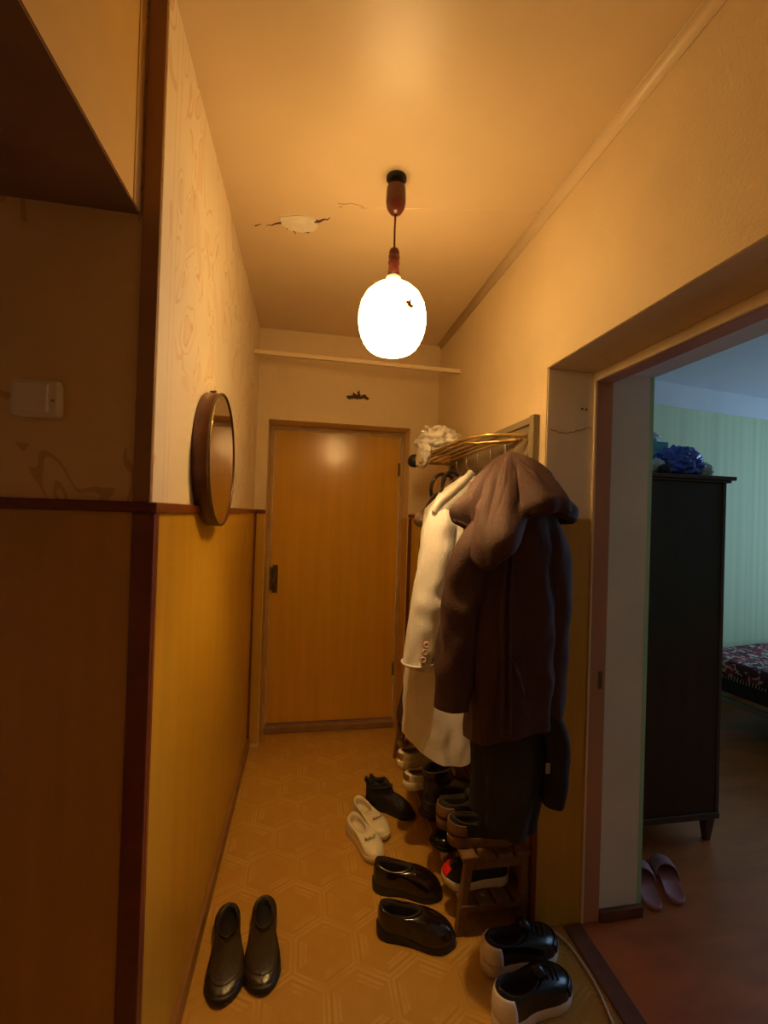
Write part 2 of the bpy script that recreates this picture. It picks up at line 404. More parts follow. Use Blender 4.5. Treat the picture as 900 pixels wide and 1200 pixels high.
# right wall with the deep doorway into the side room
YN = .42
wr = MB().box(XR, XE, YR, D + .35, 0, H).box(XR, XE, -1.4, YN, 0, H).box(XR, XF, YN, YR, ZL, H).box(XF, XE, YN, YR, 2.03, H)
wr = struct(wr.build('wall_right', 'paper_right'))
bx('wallpaper_sheet', 'paper_right', wr, XR - .003, XR, YR + .0, D - .001, ZD, 2.525)
bx('wallpaper_sheet', 'paper_right', wr, XR - .003, XR, YN, YR, ZL + .0, 2.525)
bx('wallpaper_sheet', 'paper_right', wr, XR - .003, XR, -.8, YN, ZD, 2.525)
bx('reveal_paper', 'reveal_paper', wr, XR + .001, XF, YR - .003, YR, ZD, ZL - .001)
bx('panel', 'panel', wr, XR + .001, XF - .004, YR - .007, YR - .0005, .0, ZD - .004, bevel=.002)
bx('panel', 'panel', wr, XR - .007, XR - .0005, YR + .02, D - .02, .03, ZD - .025, bevel=.002)
struct(bx('trim_9', 'red_trim', None, XR - .014, XR + .004, YR - .012, YR + .018, 0, ZD - .005, bevel=.003))
struct(bx('trim_10', 'red_trim', None, XR - .014, XR - .001, YR + .02, D - .016, ZD - .024, ZD, bevel=.003))
struct(bx('baseboard_right', 'baseboard', None, XR - .02, XR - .007, YR + .02, D - .016, 0, .028))
# crack across the reveal
ck = MB(); pts = [(XR + .01 + .17 * i / 14, YR - .0035, 1.805 - .012 * math.sin(i * .35) + .004 * random.uniform(-1, 1)) for i in range(15)]
ck.tube(pts, .0016, 5); ck.build('crack', 'brown_strip', wr)
hl = MB(); hl.lathe([(.004, 0), (.004, -.002)], (.985, YR - .003, 1.885), 8, 'y').lathe([(.004, 0), (.004, -.002)], (1.002, YR - .003, 1.884), 8, 'y'); hl.build('nail_hole', 'crack', wr)
# cove between ceiling and right wall
cv = []
for y in (-.8, D - .0005):
    ring = [(XR, y, H)] + [(XR - .03 * (1 - math.sin(t)), y, H - .03 * (1 - math.cos(t))) for t in [PI / 2 * i / 8 for i in range(9)]]
    cv.append(ring)
struct(MB().loft(cv, (True, True), True, True).build('trim_11', 'ceiling_paint'))
# door lining of the doorway
ln = bpy.data.objects.new('door_2', None); col.objects.link(ln); struct(ln, 'brown door lining of the deep doorway to the side room')
bx('jamb', 'jamb_brown', ln, XF + .006, XP, YR - .012, YR + .0, 0, 1.987, bevel=.002)
bx('jamb_bead', 'paper_plain', ln, XF - .004, XF + .006, YR - .014, YR - .003, 0, 1.990, bevel=.002)
bx('head', 'jamb_brown', ln, XF + .006, XP, YN, YR, 1.987, 2.0215, bevel=.002)
bx('head_face', 'paper_plain', ln, XF - .006, XF + .006, YN, YR - .001, 1.988, 2.0215, bevel=.002)
bx('strike_plate', 'old_metal', ln, XF + .04, XF + .056, YR - .0135, YR - .0115, .855, .92)
bx('jamb', 'jamb_brown', ln, XF + .006, XP, YN, YN + .012, 0, 1.987)
# pale inner reveal (the recess past the lining) set back from the lining
bx('inner_reveal', 'jamb_pale', wr, XP, XE, YR - .004, YR - .0, .0, 2.03)
bx('inner_soffit', 'jamb_pale', wr, XP, XE, YN, YR, 2.026, 2.03)
bx('inner_baseboard', 'sill_dark', wr, XP, XE, YR - .022, YR - .004, .0, .04, bevel=.003)
bx('corner_paper', 'teal_edge', wr, XE - .016, XE + .0005, YR - .0055, YR - .004, .04, 2.03)
bx('corner_bead', 'paper_right', wr, XR - .007, XR + .002, YN, YR + .004, ZL + .001, ZL + .022, bevel=.002)
thr = struct(bx('trim_12', 'sill_dark', None, .962, 1.03, YN, YR - .0145, -.05, .006, bevel=.003))

# ceiling damage
cp = MB(); rnd = random.Random(3)
blob(cp, (-.068, 1.755, H - .0005), 'z', .07, .05, 5, 9, .16, .005)
p = cp.build('peeled_patch', 'plaster', ceiling); p['label'] = 'bare white plaster where the paint fell off'
cp = MB(); blob(cp, (.125, 1.62, H - .0005), 'z', .05, .016, 9, 16, .4, .003); cp.build('peeled_patch', 'ceiling_paint', ceiling)
ck = MB()
def zig(a, b, n, amp, r0, r1):
    pts = [Vector(a).lerp(Vector(b), i / n) + Vector((0, random.uniform(-amp, amp), 0)) for i in range(n + 1)]
    ck.tube(pts, [r0 + (r1 - r0) * i / n for i in range(n + 1)], 6)
zig((-.01, 1.735, H), (.05, 1.705, H), 6, .006, .008, .0015)
zig((-.125, 1.77, H), (-.20, 1.805, H), 7, .006, .006, .001)
zig((-.12, 1.80, H), (-.03, 1.81, H), 8, .008, .004, .004)
zig((-.10, 1.80, H), (-.085, 1.83, H), 3, .005, .005, .001)
zig((-.22, 1.80, H), (-.245, 1.815, H), 3, .004, .001, .003)
ck.build('crack', 'crack', ceiling)
ck = MB(); zig((.17, 1.615, H + .002), (.82, 1.50, H + .002), 24, .006, .006, .003); ck.build('paint_ridge', 'ceiling_paint', ceiling)

# ------------------------------------------------------------------ the side room
FX, FY0, FY1 = XE, 3.02, 3.52     # far wall runs slightly out of square
struct(bx('floor_room', 'room_floor', None, .975, 5.3, -1.5, 3.7, -.06, 0))
struct(bx('ceiling_room', 'room_ceiling', None, XE, 5.3, -1.5, 3.7, H, H + .1))
rw = MB().hexa([(XE, 2.86, 0), (5.3, 3.42, 0), (5.3, 3.7, 0), (XE, 3.7, 0)], [(XE, 2.86, H), (5.3, 3.42, H), (5.3, 3.7, H), (XE, 3.7, H)])
rw = struct(rw.build('wall_room_far', 'green_paper'))
sl_ = (3.42 - 2.86) / (5.3 - XE)
MB().hexa([(XE, 2.857, 2.43), (5.3, 3.417, 2.43), (5.3, 3.4195, 2.43), (XE, 2.8595, 2.43)], [(XE, 2.857, H), (5.3, 3.417, H), (5.3, 3.4195, H), (XE, 2.8595, H)]).build('border_paper', 'border_paper', rw)
struct(bx('wall_room_near', 'green_paper', None, XE, 5.3, -1.6, -1.5, 0, H))
ws = MB().box(5.2, 5.3, -1.5, 1.05, 0, H).box(5.2, 5.3, 2.75, 3.4, 0, H).box(5.2, 5.3, 1.05, 2.75, 0, .85).box(5.2, 5.3, 1.05, 2.75, 2.25, H)  # opening left for the added window
struct(ws.build('wall_room_window', 'green_paper'))
g = MB().box(XE, XE + .004, YR, 2.85, 0, 2.43).box(XE, XE + .004, -1.5, YN, 0, 2.43).box(XE, XE + .004, YN, YR, 2.03, 2.43)
g.build('room_paper', 'green_paper', wr)
wn_ = bpy.data.objects.new('added_window_1', None); col.objects.link(wn_); struct(wn_, 'added window of the side room, out of view')  # unseen window, put in as a source for the room's cool light
for a in ((1.05, 1.11, .85, 2.25), (2.69, 2.75, .85, 2.25), (1.87, 1.93, .85, 2.25)):
    bx('frame_bar', 'jamb_pale', wn_, 5.2, 5.26, a[0], a[1], a[2], a[3])
for z0 in (.85, 2.19): bx('frame_bar', 'jamb_pale', wn_, 5.2, 5.26, 1.05, 2.75, z0, z0 + .06)
for y0 in (1.11, 1.93): bx('pane', 'pane_glass', wn_, 5.228, 5.232, y0, y0 + .76, .91, 2.19)

# ------------------------------------------------------------------ pendant lamp
LX, LY = .262, 1.45
lamp = thing('pendant_lamp', 'lit white glass pendant lamp on a cord with brown ceiling cup', 'lamp', (LX, LY, H))
MB().lathe([(.034, 0), (.034, -.008), (.02, -.012)], n=28).build('ceiling_plate', 'black_rubber', lamp)
hk = MB().tube([(.006, 0, -.008), (.008, 0, -.03), (0, .004, -.045)], .0035, 8); hk.build('ceiling_hook', 'steel', lamp)
MB().lathe([(.024, -.034), (.030, -.030), (.033, -.04), (.034, -.085), (.030, -.105), (.020, -.120), (.006, -.127)], n=32).build('ceiling_cup', 'brown_plastic', lamp)
MB().tube([(0, 0, -.12), (-.001, 0, -.18), (0, 0, -.25)], .0035, 8).build('cord', 'brown_plastic', lamp)
so = MB().lathe([(.006, -.24), (.015, -.247), (.018, -.258), (.015, -.262), (.019, -.268), (.019, -.276), (.015, -.280), (.019, -.286), (.0195, -.296), (.017, -.30), (.021, -.34)], n=28).build('socket_sleeve', 'brown_plastic', lamp)
MB().lathe([(.021, -.338), (.026, -.342), (.026, -.352), (.02, -.354)], n=28).build('collar', 'cream_plastic', lamp)
prof = [(.022, -.350), (.045, -.356), (.070, -.370), (.092, -.393), (.107, -.425), (.114, -.462), (.115, -.495), (.111, -.525), (.104, -.55), (.098, -.562), (.096, -.570), (.090, -.574), (.086, -.586), (.074, -.598), (.066, -.602)]
prof = [(r, -.366 + (z + .350) * .90) for r, z in prof]
gs = MB().lathe(prof, n=56, cap=(False, False)).build('glass_shade', 'lamp_glass', lamp)
bl = bpy.data.lights.new('lamp_bulb', 'POINT'); bl.energy = BULB; bl.color = LAMP_COL; bl.shadow_soft_size = .014
blo = bpy.data.objects.new('lamp_bulb', bl); col.objects.link(blo); blo.parent = lamp; blo.location = (0, 0, -.50)
mo = MB()
for (u, v, a, b, sd) in ((.0, 0, .008, .010, 1), (.010, -.006, .006, .008, 2), (-.008, -.008, .003, .004, 3), (.006, .012, .003, .006, 4)):
    blob(mo, (u, 0, v), 'y', a, b, sd, 14, .5, .0015)
mo_o = mo.build('moth_mark', 'glass_mark', gs); mo_o.location = (.030, -.1125, -.480); mo_o.rotation_euler = (0, 0, .26)

# ------------------------------------------------------------------ mirror, switch, curtain rod
mir = thing('wall_mirror', 'round mirror in a deep dark brown rim on the left wall', 'mirror', (XL, 1.515, 1.634))
MB().lathe([(.212, .0), (.216, .004), (.216, .048), (.213, .050), (.211, .050), (.211, .046)], n=64, axis='x', cap=(True, False)).build('rim', 'mirror_rim', mir)
ga = [[(h, r * math.cos(2 * PI * j / 64), r * math.sin(2 * PI * j / 64)) for j in range(64)] for r, h in ((.2115, .046), (.2105, .0475))]
MB().loft(ga, smooth=False).build('glass', 'mirror_glass', mir)
MB().lathe([(.2165, .043), (.2175, .044), (.2175, .050), (.213, .0515)], n=64, axis='x', cap=(False, False)).build('metal_band', 'old_metal', mir)
MB().tube([(.0, 0, .225), (.02, 0, .228)], .004, 8).build('nail', 'old_metal', mir)
MB().tube([(.012, -.02, .205), (.012, 0, .226), (.012, .02, .205)], .002, 6).build('hanging_loop', 'old_metal', mir)

sw = thing('light_switch', 'cream rocker light switch on the dim wallpapered wall', 'switch', (-.547, YC - .003, 1.684))
MB().box(-.046, .046, -.022, 0, -.038, .038).build('housing', 'cream_plastic', sw, .008)
MB().box(-.037, .026, -.0285, -.02, -.029, .029).build('rocker', 'cream_plastic', sw, .003)
bx('indicator', 'steel', sw, .030, .036, -.0235, -.02, -.006, -.002)

a, b = Vector((XL, 2.555, 2.375)), Vector((XR, 2.405, 2.315))
rod = MB(); d = (b - a); n_ = Vector((-d.y, d.x, 0)).normalized() * .012
rod.hexa([a - n_ - Vector((0, 0, .012)), b - n_ - Vector((0, 0, .012)), b + n_ - Vector((0, 0, .012)), a + n_ - Vector((0, 0, .012))], [a - n_ + Vector((0, 0, .012)), b - n_ + Vector((0, 0, .012)), b + n_ + Vector((0, 0, .012)), a + n_ + Vector((0, 0, .012))])
tag(rod.build('curtain_lath', 'paper_plain', None, .005), 'painted wooden lath spanning the hall high above the door', 'lath')
gb = thing('junction_box', 'small flat grey box on the end wall beside the door', 'box', (.79, D, 2.0))
bx('cover', 'grey_box', gb, -.045, .045, -.02, 0, -.045, .045, bevel=.004)
MB().lathe([(.004, -.02), (.004, -.022)], (0, 0, 0), 8, 'y').build('screw', 'steel', gb)

# ------------------------------------------------------------------ coat rack on the right wall
rk = thing('coat_rack', 'wall coat rack with grey backboard, hooks and brass hat rods', 'coat rack', (XR, 1.5, 1.5))
def R_(x, y, z): return (x - XR, y - 1.5, z - 1.5)
bx('backboard', 'rack_board', rk, -.016, -.008, .03, .95, .08, .335)
bx('frame_post', 'rack_frame', rk, -.030, -.004, 0, .032, -.05, .365, bevel=.003)
bx('frame_post', 'rack_frame', rk, -.030, -.004, .94, .97, .0, .365, bevel=.003)
bx('frame_rail', 'rack_frame', rk, -.026, -.006, .032, .94, .335, .362, bevel=.003)
bx('hook_rail', 'rack_frame', rk, -.036, -.010, .032, .94, .17, .22, bevel=.003)
sh = [(.82, 1.545, 1.79), (.76, 1.58, 1.795), (.69, 1.63, 1.80), (.645, 1.72, 1.80), (.62, 1.85, 1.795), (.605, 2.05, 1.79), (.60, 2.25, 1.785), (.60, 2.44, 1.78)]
MB().tube([R_(*q) for q in catmull(sh, 6)], .0085, 10).build('shelf_rod', 'brass_rod', rk)
for i, xx in enumerate((.655, .70, .745, .79)):
    q = [(.82, 1.60 + .03 * (3 - i), 1.79), (xx + .03, 1.66 + .04 * (3 - i), 1.792), (xx, 1.80, 1.79), (xx - .02, 2.1, 1.785), (xx - .03, 2.44, 1.78)]
    MB().tube([R_(*k) for k in catmull(q, 5)], .0055, 8).build('shelf_rod', 'brass_rod', rk)
bx('end_bar', 'brass_rod', rk, .60 - XR, -.016, .925, .945, .272, .288, bevel=.003)
MB().lathe([(.02, -.045), (.034, -.035), (.038, 0), (.034, .03), (.018, .038)], R_(.59, 2.41, 1.785), 20, 'y').build('end_cap', 'black_rubber', rk)
for y in (1.58, 1.72, 1.86, 2.0, 2.14, 2.28):
    h_ = MB().tube([R_(*k) for k in catmull([(.815, y, 1.70), (.775, y, 1.695), (.752, y, 1.715), (.748, y, 1.75)], 5)], .004, 8)
    h_.lathe([(.004, -.003), (.008, 0), (.004, .006)], R_(.748, y, 1.752), 12)
    h_.build('hook', 'steel', rk)

# white crumpled knit hat and scarf on the hat shelf
def crumple(name, c, rx, ry, rz, seed, amp, fr, m, parent=None, n=56, flat=None):
    mb = MB(); rings = []
    for i in range(n // 2 + 1):
        th = PI * i / (n // 2); ring = []
        for j in range(n):
            ph = 2 * PI * j / n
            d_ = Vector((math.sin(th) * math.cos(ph), math.sin(th) * math.sin(ph), math.cos(th)))
            k = noise.noise(d_ * fr + Vector((seed, 0, 0))); k2 = 1 - abs(noise.noise(d_ * fr * 1.9 + Vector((0, seed, 0)))) * 2
            s_ = 1 + amp * k + amp * .5 * k2
            q = Vector((d_.x * rx * s_, d_.y * ry * s_, d_.z * rz * s_))
            if flat is not None: q.z = max(q.z, flat)
            ring.append(q + Vector(c))
        rings.append(ring)
    mb.loft(rings, (False, False))
    return mb.build(name, m, parent)
sc = thing('knit_scarf', 'crumpled white knitted scarf lying on the brass hat rods', 'scarf', (.70, 2.22, 1.812))
crumple('cloth', (-.02, .04, .06), .10, .13, .070, 3.3, .30, 3.6, 'knit_white', sc, 72, -.06)
ov = []
for i in range(9):
    a0 = random.uniform(0, 6.28); c0 = Vector((-.03 + .05 * math.cos(a0), .02 + .06 * math.sin(a0), .085 + random.uniform(-.02, .025)))
    pts = [c0 + Vector((.035 * math.cos(a0 + t * 1.9) * (1 + .2 * t), .04 * math.sin(a0 + t * 2.1), .014 * math.sin(t * 3 + i))) for t in [k * .28 for k in range(12)]]
    MB().tube(pts, [.004 + .010 * math.sin(PI * k / 11) for k in range(12)], 10).build('fold', 'knit_white', sc)
crumple('hanging_end', (-.118, -.02, -.025), .02, .11, .055, 8.1, .35, 3.2, 'knit_white', sc, 48)

# ------------------------------------------------------------------ garments
def garment(name, m, parent, keys, n=110, rows=80, folds=(), clampx=True, seed=0, hem=None, cap=(True, False), solid=0):
    """keys rows: (z, cx, cy, rx, ry, rot)   folds: (count, amp, phase, drift)"""
    z1 = max(k[0] for k in keys); z0 = min(k[0] for k in keys); rings = []
    for i in range(rows + 1):
        z = z1 + (z0 - z1) * i / rows
        cx, cy, rx, ry, ro = interp(keys, z); ring = []
        t_ = (z1 - z) / (z1 - z0)
        for j in range(n):
            a = 2 * PI * j / n
            f = 0
            for (cn, am, ph, dr) in folds:
                f += am * math.sin(cn * a + ph + dr * t_ + .8 * math.sin(2.2 * t_ + ph)) * (.25 + .75 * t_)
            f += .12 * noise.noise(Vector((math.cos(a) * 1.3 + seed, math.sin(a) * 1.3, z * 4.5)))
            f += .035 * (1 - 2 * abs(noise.noise(Vector((math.cos(a) * 2.2 + seed, math.sin(a) * 2.2, z * 7 + 1.5 * math.sin(a))))))
            f += .05 * noise.noise(Vector((math.cos(a) * 3.2 + seed, math.sin(a) * 3.2, z * 11)))
            ca, sa = math.cos(a), math.sin(a)
            e = 2 / 2.35
            x = rx * (1 + f) * math.copysign(abs(ca) ** e, ca); y = ry * (1 + f) * math.copysign(abs(sa) ** e, sa)
            X = cx + x * math.cos(ro) - y * math.sin(ro); Y = cy + x * math.sin(ro) + y * math.cos(ro)
            zz = z + (hem(a) * t_ ** 3 if hem else 0)
            if clampx and Y > YR - .03: X = min(X, XR - .018)
            ring.append((X, Y, zz))
        rings.append(ring)
    return MB().loft(rings, cap).build(name, m, parent, solid=solid)
def sleeve(name, m, parent, pts, rad, seed=0, n=28, sub=10, amp=.12, flat=(1, 1), clampx=True):
    P = catmull(pts, sub); rr = []
    N = len(P); rings = []; T = Vector((0, 0, -1)); Nn = Vector((1, 0, 0))
    for i, p in enumerate(P):
        t = (P[min(i + 1, N - 1)] - P[max(i - 1, 0)]).normalized()
        Nn = (Nn - t * Nn.dot(t)).normalized(); B = t.cross(Nn)
        r = interp([(k / (len(rad) - 1), q) for k, q in enumerate(rad)], i / (N - 1))[0]; ring = []
        for j in range(n):
            a = 2 * PI * j / n
            f = 1 + amp * noise.noise(Vector((math.cos(a) * 1.2 + seed, math.sin(a) * 1.2, p.z * 9))) + amp * .6 * math.sin(p.z * 55 + 2 * math.sin(a) + seed) * max(0, noise.noise(Vector((seed, a * .5, p.z * 4))))
            q = p + (Nn * math.cos(a) * flat[0] + B * math.sin(a) * flat[1]) * r * f
            if clampx and q.y > YR - .03: q.x = min(q.x, XR - .016)
            ring.append(q)
        rings.append(ring)
    # turn the cuff inward
    c = sum((Vector(q) for q in rings[-1]), Vector()) / n
    rings.append([c + (Vector(q) - c) * .86 + Vector((0, 0, .002)) for q in rings[-1]])
    rings.append([c + (Vector(q) - c) * .8 + Vector((0, 0, .04)) for q in rings[-2]])
    return MB().loft(rings, (True, True)).build(name, m, parent)

# brown hooded jacket
JX, JY = .70, 1.40
jk = thing('hooded_jacket', 'dark brown hooded jacket hanging on the coat rack by its hood', 'jacket', (-.02, 0, 0), 0)
garment('body', 'jacket_brown', jk, [(1.64, .73, 1.45, .05, .05, 0), (1.58, .72, 1.43, .11, .09, 0), (1.50, .71, 1.41, .155, .115, 0), (1.38, .715, 1.40, .17, .12, .05), (1.15, .725, 1.40, .165, .12, .05), (.95, .73, 1.40, .16, .12, .05), (.74, .735, 1.40, .15, .115, .05)],
        folds=((5, .05, .4, 1.5), (9, .045, 2.0, -2.0), (3, .05, 1.1, .8)), seed=2, hem=lambda a: .05 * math.sin(a + 2.6), n=150, rows=110)
sleeve('sleeve', 'jacket_brown', jk, [(.635, 1.385, 1.46), (.565, 1.365, 1.36), (.53, 1.36, 1.18), (.512, 1.365, 1.0), (.508, 1.37, .855)], [.05, .068, .066, .062, .060], 4, 36, 18, .26)
sleeve('sleeve', 'jacket_brown', jk, [(.79, 1.37, 1.50), (.835, 1.355, 1.36), (.848, 1.35, 1.18), (.848, 1.355, 1.0), (.84, 1.36, .80)], [.045, .06, .056, .052, .05], 9, 32, 14, .16)
def hood():
    hx, hy, hz = .735, 1.47, 1.700
    n, rows = 140, 46
    dropk = [(-PI, .25), (-2.75, .33), (-2.35, .375), (-2.0, .335), (-1.55, .22), (-1.15, .185), (-.7, .21), (-.25, .235), (.2, .22), (.9, .2), (1.6, .2), (2.4, .22), (PI, .25)]
    radk = [(-PI, .135), (-2.5, .165), (-2.0, .15), (-1.4, .135), (-.8, .155), (-.3, .165), (.3, .12), (1.2, .09), (2.0, .10), (2.7, .12), (PI, .135)]
    rings = []; rim = []
    for i in range(rows + 1):
        s_ = i / rows; ring = []
        for j in range(n):
            a = -PI + 2 * PI * j / n
            dr = interp(dropk, a)[0]; ra = interp(radk, a)[0]
            pl = .024 * math.sin(6 * a + 1.2 + 1.1 * s_) + .014 * math.sin(11 * a - 2.2 * s_ + .5) + .035 * noise.noise(Vector((math.cos(a) * 2, math.sin(a) * 2, s_ * 3))) + .016 * (1 - 2.4 * abs(noise.noise(Vector((math.cos(a) * 3.1 + 4, math.sin(a) * 3.1, s_ * 2.2)))))
            pr = .45 * math.sin(s_ * PI * .56) + .55 * min(1, 1.12 * s_ ** .95)
            r = (ra + pl * s_ ** .7) * pr + .012
            z = hz - dr * (.42 * s_ + .58 * s_ ** 1.8) + .010 * math.sin(5 * a + 4 * s_) * s_
            X = hx - .035 * s_ + r * math.cos(a); Y = hy - .075 * s_ + r * math.sin(a)
            if Y > YR - .03: X = min(X, XR - .012)
            ring.append((X, Y, z))
        rings.append(ring)
    h_ = MB().loft(rings, (True, False)).build('hood', 'jacket_brown', jk, solid=.012)
    R0 = rings[-1] + [rings[-1][0]]
    MB().tube([Vector(q) + Vector((0, 0, .004)) for q in R0], .0125, 8).build('hood_rim', 'jacket_brown', h_)
    # soft pleats over the hood
    for (a0, w0, s0, s1) in ((-2.75, .010, .12, .93), (-2.05, .013, .10, .95), (-1.55, .012, .15, .96), (-1.05, .012, .15, .9)):
        idx = lambda s_, aa: Vector(rings[int(s_ * rows)][int((aa + PI) / (2 * PI) * n) % n])
        ctr = [idx(s0 + (s1 - s0) * k / 14, a0 + .35 * (k / 14) * (1 if a0 > -1.6 else -.6)) for k in range(15)]
        MB().tube(ctr, [.004 + w0 * math.sin(PI * k / 14) ** .7 for k in range(15)], 10).build('pleat', 'jacket_brown', h_)
hood()
MB().tube([(.735, 1.485, 1.70), (.742, 1.545, 1.722), (.748, 1.58, 1.715)], .004, 6).build('hanging_loop', 'jacket_brown', jk)
for k_, xx in enumerate((.625, .650)):
    MB().tube(catmull([(xx + .015, 1.29, 1.36), (xx + .002, 1.272, 1.2), (xx + .006, 1.268, 1.0), (xx + .012, 1.27, .80)], 8), [.007] * 25, 8).build('placket', 'jacket_brown', jk)
# pocket welt on the body
MB().tube([(.65, 1.268, 1.05), (.68, 1.262, .99), (.70, 1.262, .93)], .006, 8).build('pocket_welt', 'jacket_brown', jk)

# long black coat hung inside the jacket
bk = thing('long_coat', 'long black coat reaching below the brown hooded jacket', 'coat', (0, 0, 0))
garment('body', 'black_cloth', bk, [(1.30, .71, 1.40, .08, .06, 0), (1.0, .715, 1.41, .12, .08, 0), (.72, .725, 1.42, .125, .085, .0), (.55, .725, 1.43, .115, .085, 0), (.44, .715, 1.44, .105, .08, 0)],
        folds=((4, .07, 1.4, 1.0), (7, .07, .3, -1.5)), seed=7, hem=lambda a: .05 * math.sin(a - .4), n=100, rows=70)
sleeve('sleeve', 'black_cloth', bk, [(.80, 1.35, .85), (.845, 1.335, .74), (.852, 1.34, .62), (.845, 1.345, .52)], [.035, .04, .038, .036], 12)
lb = MB().box(.800, .816, 1.322, 1.325, .635, .67); lb.build('care_tag', 'metal_grey', bk)

# white wool coat
wc = thing('wool_coat', 'long white wool coat with three ringed buttons on its cuff', 'coat', (0, 0, 0))
garment('body', 'wool_white', wc, [(1.655, .71, 1.86, .035, .04, 0), (1.60, .69, 1.85, .085, .075, -.5), (1.50, .645, 1.85, .13, .09, -.6), (1.30, .615, 1.85, .14, .085, -.75), (1.0, .60, 1.85, .155, .085, -.8), (.7, .585, 1.85, .165, .09, -.85), (.47, .58, 1.85, .165, .085, -.87)],
        folds=((4, .06, .9, .5), (6, .04, 2.2, 1.2), (3, .06, 0, 0)), seed=11, hem=lambda a: .03 * math.sin(2 * a), n=130, rows=90)
slv = sleeve('sleeve', 'wool_white', wc, [(.60, 1.80, 1.555), (.555, 1.775, 1.42), (.52, 1.765, 1.2), (.49, 1.765, 1.0), (.472, 1.77, .845)], [.05, .066, .066, .062, .062], 21, 40, 18, .17)
cu = MB().tube([(.4725 + .066 * math.cos(a), 1.769 + .066 * math.sin(a), .862) for a in [2 * PI * i / 28 for i in range(29)]], .0045, 8); cu.build('cuff_seam', 'wool_white', wc)
for i, z in enumerate((.955, .925, .895)):
    cx = .4825 + .0 + .006 * (1 - i); bt = MB(); cc = (cx, 1.772 - .070 - .004, z)
    b_o = MB().lathe([(.0125, .0), (.0135, -.003), (.012, -.006), (.0075, -.006), (.0065, -.003)], cc, 20, 'y').build('button', 'button_white', slv)
    MB().lathe([(.0148, .001), (.0152, -.002), (.0135, -.004)], cc, 20, 'y', (True, False)).build('button_ring', 'button_red', b_o)
# lapels and collar as thick folded cloth
def cloth_strip(name, m, parent, A, B, th=.008, sub=8):
    a = catmull(A, sub); b = catmull(B, sub); rows = []
    for p, q in zip(a, b):
        rows.append([p.lerp(q, k / 8) + Vector((-.6, -.8, 0)) * .018 * math.sin(PI * k / 8) for k in range(9)])
    return MB().loft(rows, (False, False), False).build(name, m, parent, solid=th)
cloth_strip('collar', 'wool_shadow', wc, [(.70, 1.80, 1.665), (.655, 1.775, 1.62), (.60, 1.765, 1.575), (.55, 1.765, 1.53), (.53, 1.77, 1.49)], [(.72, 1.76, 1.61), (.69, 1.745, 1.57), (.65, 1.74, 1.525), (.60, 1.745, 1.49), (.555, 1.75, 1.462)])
cloth_strip('collar_edge', 'wool_white', wc, [(.695, 1.795, 1.672), (.65, 1.768, 1.632), (.595, 1.757, 1.588), (.545, 1.757, 1.543), (.522, 1.762, 1.50)], [(.70, 1.79, 1.66), (.655, 1.765, 1.612), (.60, 1.752, 1.566), (.55, 1.752, 1.522), (.53, 1.757, 1.482)], .012)
cloth_strip('lapel', 'wool_white', wc, [(.68, 1.745, 1.57), (.655, 1.735, 1.45), (.62, 1.72, 1.25), (.60, 1.715, 1.05)], [(.70, 1.73, 1.55), (.70, 1.715, 1.42), (.665, 1.70, 1.25), (.61, 1.71, 1.04)], .01)
bx('pocket_flap', 'wool_white', wc, .655, .70, 1.70, 1.712, 1.405, 1.42, bevel=.003)
fu = thing('fur_pompom', 'small brown fur pompom hanging behind the white coat', 'pompom', (.515, 1.955, 1.435))
crumple('fur_ball', (0, 0, .02), .028, .028, .03, 5, .22, 6, 'fur', fu, 40)
MB().tube(catmull([(0, 0, .045), (.06, .03, .13), (.15, .045, .20), (.233, .045, .268)], 5), .003, 6).build('cord', 'fur', fu)

# black bag with loop handle behind the white coat
bg = thing('hand_bag', 'black bag with a loop handle hanging behind the white coat', 'bag', (.70, 2.14, 1.1))
garment('body', 'black_leather', bg, [(.47, -.005, 0, .075, .03, 0), (.42, -.01, 0, .10, .05, 0), (.25, -.01, 0, .12, .07, 0), (.02, -.01, 0, .125, .075, 0), (.0, -.01, 0, .11, .06, 0)], n=60, rows=30, folds=((4, .03, 0, 1),), clampx=False, cap=(True, True))
MB().tube(catmull([(-.075, 0, .44), (-.085, 0, .52), (-.06, 0, .575), (-.02, 0, .59), (.02, .0, .575), (.045, 0, .52), (.05, 0, .45)], 6), .009, 8).build('handle', 'black_leather', bg)
um = thing('folded_umbrella', 'folded black umbrella with curved handle hanging among the coats', 'umbrella', (.63, 2.0, 1.0))
MB().lathe([(.006, -.05), (.012, .0), (.028, .15), (.034, .35), (.030, .45), (.012, .5), (.008, .53)], n=18).build('canopy', 'black_cloth', um)
MB().tube(catmull([(0, 0, .5), (0, 0, .62), (.01, 0, .67), (.045, 0, .69), (.08, 0, .67)], 5), .008, 8).build('handle', 'black_rubber', um)

# dark brown skirt-like coat hanging low behind the white coat
db = thing('brown_dress', 'dark brown dress whose hem shows below the white coat', 'dress', (0, 0, 0))
garment('body', 'dark_brown_cloth', db, [(1.60, .73, 2.33, .04, .04, 0), (1.35, .72, 2.33, .06, .05, 0), (1.0, .70, 2.33, .075, .06, 0), (.7, .675, 2.33, .09, .06, 0), (.47, .655, 2.33, .11, .065, 0), (.36, .65, 2.33, .115, .065, 0)], folds=((6, .07, 0, 1), (9, .05, 1, -1)), seed=31, n=90, rows=50)

MB().tube([(.72, 2.33, 1.595), (.735, 2.30, 1.66), (.748, 2.282, 1.704)], .004, 6).build('hanging_loop', 'dark_brown_cloth', db)
